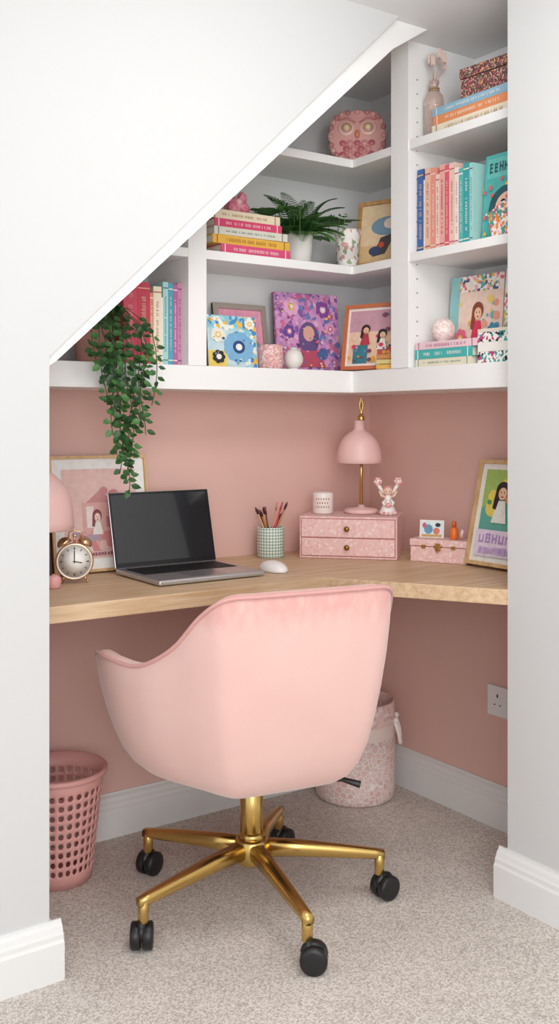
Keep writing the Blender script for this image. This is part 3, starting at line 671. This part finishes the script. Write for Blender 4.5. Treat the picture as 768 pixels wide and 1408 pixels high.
# doll figurine with two raised rosette wings
fg = empty('winged_doll_figurine', (2.012, 2.318, .8765), -38)
WD = M('#F7F0EC', .4, var=.02); SK = M('#EFC9B4', .45); HR = M('#D99A94', .6); ROS = PAT('rosette_glaze', ['#EBABA8', '#F4D4D0', '#E09494'], 170)
b = MB(); b.lathe([(.024, 0), (.027, .003), (.023, .014), (.015, .032), (.011, .046), (.009, .056), (.006, .060)], WD, seg=28)
for k in range(12): b.ell((.025*math.cos(k*pi/6), .025*math.sin(k*pi/6), .0055), (.005, .005, .005), ROS, seg=8, rings=6)
b.ell((0, 0, .071), (.014, .013, .0145), SK); b.ell((0, .003, .076), (.0155, .013, .013), HR)
for sg in (-1, 1):
    b.tube([(sg*.008, 0, .052), (sg*.020, -.004, .058), (sg*.026, -.003, .072)], [.005, .0045, .004], SK)
    b.tube([(sg*.010, .004, .060), (sg*.022, .004, .078), (sg*.029, .002, .090)], [.004, .006, .006], WD)
    for k in range(6): b.ell((sg*.031+.008*math.cos(k*pi/3), 0, .100+.008*math.sin(k*pi/3)), (.006, .005, .006), ROS, seg=10, rings=6)
    b.ell((sg*.031, -.004, .100), (.005, .004, .005), WD, seg=10, rings=6)
    b.ell((sg*.005, -.0125, .071), (.0014, .001, .0016), BLACK, seg=8, rings=6); b.tube([(sg*.006, -.010, .046), (sg*.016, -.016, .036), (sg*.010, -.022, .030)], [.005, .0045, .004], WD)
b.ell((0, -.022, .030), (.009, .006, .008), ROS, seg=12, rings=8)
b.build('figurine_body', fg)

kb = empty('keepsake_box', (2.066, 2.138, .7505), -64)
b = MB(); b.box(-.086, .086, -.037, .037, 0, .044, FLB); b.box(-.088, .088, -.039, .039, .046, .066, FLB); b.box(-.084, .084, -.035, .035, .043, .047, M('#A86A66')); b.build('box_body', kb, bevel=.002)
b = MB(); GL2 = M('#B88A4A', .3, .9); b.box(-.007, .007, -.043, -.038, .034, .056, GL2)
for x in (-.05, .04): b.box(x, x+.012, -.041, -.038, .04, .05, GL2)
b.tube([(-.012, -.041, .05), (0, -.046, .03), (.012, -.041, .05)], .0012, GL2)
b.build('latch', kb)
b = MB(); X = T(-.035, .002, .0665, 8, -8)
b.box(-.036, .036, 0, .004, 0, .052, M('#F1E9E2'), X); b.flat([('r', -.033, .003, .033, .049, '#DDEBEE'), ('e', -.01, .025, .013, .014, '#6A9AB8'), ('e', .014, .02, .010, .010, '#D8806A'), ('r', -.03, .003, .03, .010, '#C8A060'), ('e', .018, .038, .008, .006, '#2B2B33'), ('e', -.022, .036, .006, .008, '#C8607A')], -.0003, X); b.build('small_card', kb)
b = MB(); X = T(.035, 0, .0665); OR = M('#F07828', .35); b.lathe([(.010, 0), (.0115, .002), (.0115, .028), (.006, .034), (.005, .036)], OR, X, 18); b.lathe([(.0065, .035), (.0065, .05), (.004, .052)], M('#D8602A', .4), X, 14)
b.tube([(.025, -.01, .008), (.03, -.01, .03)], .006, M('#F3C9C4', .4), X); b.build('nail_polish', kb)

ac = empty('alarm_clock', (1.026, 2.385, .7505), -24)
CR = M('#EBDCD0', .3, .1, name='clock_shell'); BRS = M('#D9B48C', .25, .9)
b = MB(); X = T(0, 0, .056, 0, 90)
b.lathe([(.030, -.024), (.042, -.018), (.045, -.008), (.045, .014), (.0465, .018), (.043, .021), (.040, .017)], CR, X, 40); b.lathe([(.045, .012), (.0475, .016), (.0445, .021), (.041, .018)], BRS, X, 40, closed=True)
b.build('case', ac)
b = MB(); b.lathe([(.041, .0175), (.0, .0178)], M('#FAF7F2', .4, var=.01), X, 32)
for i in range(12):
    a = i*pi/6; Y = T(0, -.0182, .056) @ Matrix.Rotation(a, 4, 'Y'); b.box(-.001 if i % 3 else -.0016, .001 if i % 3 else .0016, -.0004, 0, .030, .036, BLACK, Y)
for a, l in ((100, .019), (0, .028)):
    b.box(-.0012, .0012, -.0012, -.0004, -.004, l, BLACK, T(0, -.0182, .056) @ Matrix.Rotation(math.radians(a), 4, 'Y'))
b.build('dial', ac)
b = MB()
for sg in (-1, 1):
    Y = T(sg*.024, 0, .098, 0, 0, sg*28); b.lathe([(.019, 0), (.0185, .006), (.014, .013), (.006, .017), (0, .018)], BRS, Y, 24); b.cyl(.002, -.012, .002, BRS, Y, 8)
    b.tube([(sg*.022, 0, .022), (sg*.032, 0, .001)], [.004, .003], BRS); b.ell((sg*.032, 0, .0036), .0035, BRS, seg=10, rings=6)
b.tube([(-.016, 0, .112), (-.014, 0, .128), (0, 0, .133), (.014, 0, .128), (.016, 0, .112)], .0018, BRS); b.cyl(.002, .1, .118, BRS, seg=8); b.ell((0, 0, .119), (.005, .003, .004), BRS)
b.build('bells_and_feet', ac)
b = MB(); b.lathe([(.014, 0), (.017, .003), (.018, .024), (.014, .03), (.006, .032), (0, .036)], M('#E6A8A4', .4), T(.950, 2.335, .7505), 20); b.build('pink_trinket_jar')

# ------------------------------------------------------------------ baskets
BP = M('#E4A9A3', .45, var=.03, name='basket_plastic')
wb = empty('perforated_waste_basket', (.995, 2.425, .001))
b = MB(); C, R = 32, 9; H0, H1 = .03, .245; r0, r1, H = .088, .120, .275
def bp(u, v):
    z = v; r = r0+(r1-r0)*z/H; a = 2*pi*u/C; return (r*math.cos(a), r*math.sin(a), z)
dz = (H1-H0)/R
vs = []; fs = []
for i in range(C):
    for j in range(R):
        uo = i; o = len(vs); cu, cv = uo+.5, H0+(j+.5)*dz
        sq = [(-.5, -.5), (0, -.5), (.5, -.5), (.5, 0), (.5, .5), (0, .5), (-.5, .5), (-.5, 0)]
        for (a_, c_) in sq: vs.append(bp(cu+a_, cv+c_*dz))
        for k in range(8):
            w_ = -3*pi/4+k*pi/4; vs.append(bp(cu+.33*math.cos(w_), cv+.34*dz*math.sin(w_)))
        for k in range(8): k2 = (k+1) % 8; fs.append((o+k, o+k2, o+8+k2, o+8+k))
b.add(vs, fs, BP, True)
for za, zb in ((0, H0), (H1, H)):
    vs = []; fs = []
    for i in range(C*2): vs += [bp(i/2, za), bp(i/2, zb)]
    for i in range(C*2): j = (i+1) % (C*2); fs.append((2*i, 2*j, 2*j+1, 2*i+1))
    b.add(vs, fs, BP, True)
b.build('basket_wall', wb, solid=.003)
b = MB(); b.lathe([(r1, H-.012), (r1+.007, H-.010), (r1+.008, H), (r1+.002, H+.005), (r1-.003, H)], BP, seg=48, closed=True); b.lathe([(0, .001), (r0, .001), (r0, .004), (0, .004)], BP); b.build('rim_and_base', wb)

fb = empty('fabric_storage_bin', (1.975, 2.43, .001), -35)
FBM = PAT('cracked_blush_print', ['#E6C6C0', '#E2BDB7', '#EAD0CA'], 60, .8, edge=('#F6ECE8', .055))
FB2 = PAT('woven_blush_print', ['#E4C4BF', '#EFDAD4', '#DDB4AF', '#EACBC5'], 110, .8)
b = MB()
b.lathe([(0, 0), (.112, 0), (.120, .006), (.123, .03), (.123, .195)], FBM, seg=48)
b.lathe([(.1235, .195), (.1235, .235)], M('#ECD6D0', .8), seg=48, closed=True)
b.lathe([(.123, .235), (.122, .295), (.119, .300), (.115, .295), (.113, .02), (0, .02)], FB2, seg=48, closed=True)
b.build('bin_body', fb, recalc=False)
b = MB(); RP = M('#F6EDE8', .9, bump=.3)
for a0 in (-8, 172):
    Y = T(0, 0, 0, a0)
    b.tube([(.124, -.030, .240), (.136, -.030, .20), (.139, -.02, .175), (.140, 0, .165), (.139, .02, .175), (.136, .030, .20), (.124, .030, .240)], .006, RP, Y)
    for y in (-.030, .030): b.ell((.126, y, .243), .009, RP, Y, seg=10, rings=6)
b.build('rope_handles', fb)

# ------------------------------------------------------------------ lights, world, camera
w = bpy.data.worlds.new('world'); S.world = w; w.use_nodes = True
w.node_tree.nodes['Background'].inputs[0].default_value = (.95, .98, 1, 1); w.node_tree.nodes['Background'].inputs[1].default_value = 1.12
def area(name, loc, tgt, size, power, col=(1, 1, 1)):
    l = bpy.data.lights.new(name, 'AREA'); l.size = size; l.energy = power; l.color = col
    o = bpy.data.objects.new(name, l); S.collection.objects.link(o); o.location = loc
    o.rotation_euler = (Vector(tgt)-Vector(loc)).to_track_quat('-Z', 'Y').to_euler(); return o
area('alcove_fill_light', (-.3, -1.2, 1.4), (1.7, 2.3, .7), 1.6, 43, (1, .995, .985))  # added soft fill behind the camera to brighten the alcove, no modelled window
area('overhead_fill_light', (1.2, 1.1, 2.18), (1.55, 2.1, 0), .6, 11, (1, .985, .96))  # added unseen overhead fill, lifts the carpet and gives more directional shading
cam = bpy.data.cameras.new('camera'); co = bpy.data.objects.new('camera', cam); S.collection.objects.link(co)
co.location = (0, 0, 1.158); co.rotation_euler = (pi/2, 0, math.radians(-34.8))
cam.sensor_fit = 'VERTICAL'; cam.sensor_height = 36; cam.lens = 1381/1408*36; cam.shift_y = -(704-580)/1408
cam.clip_start = .05
S.camera = co
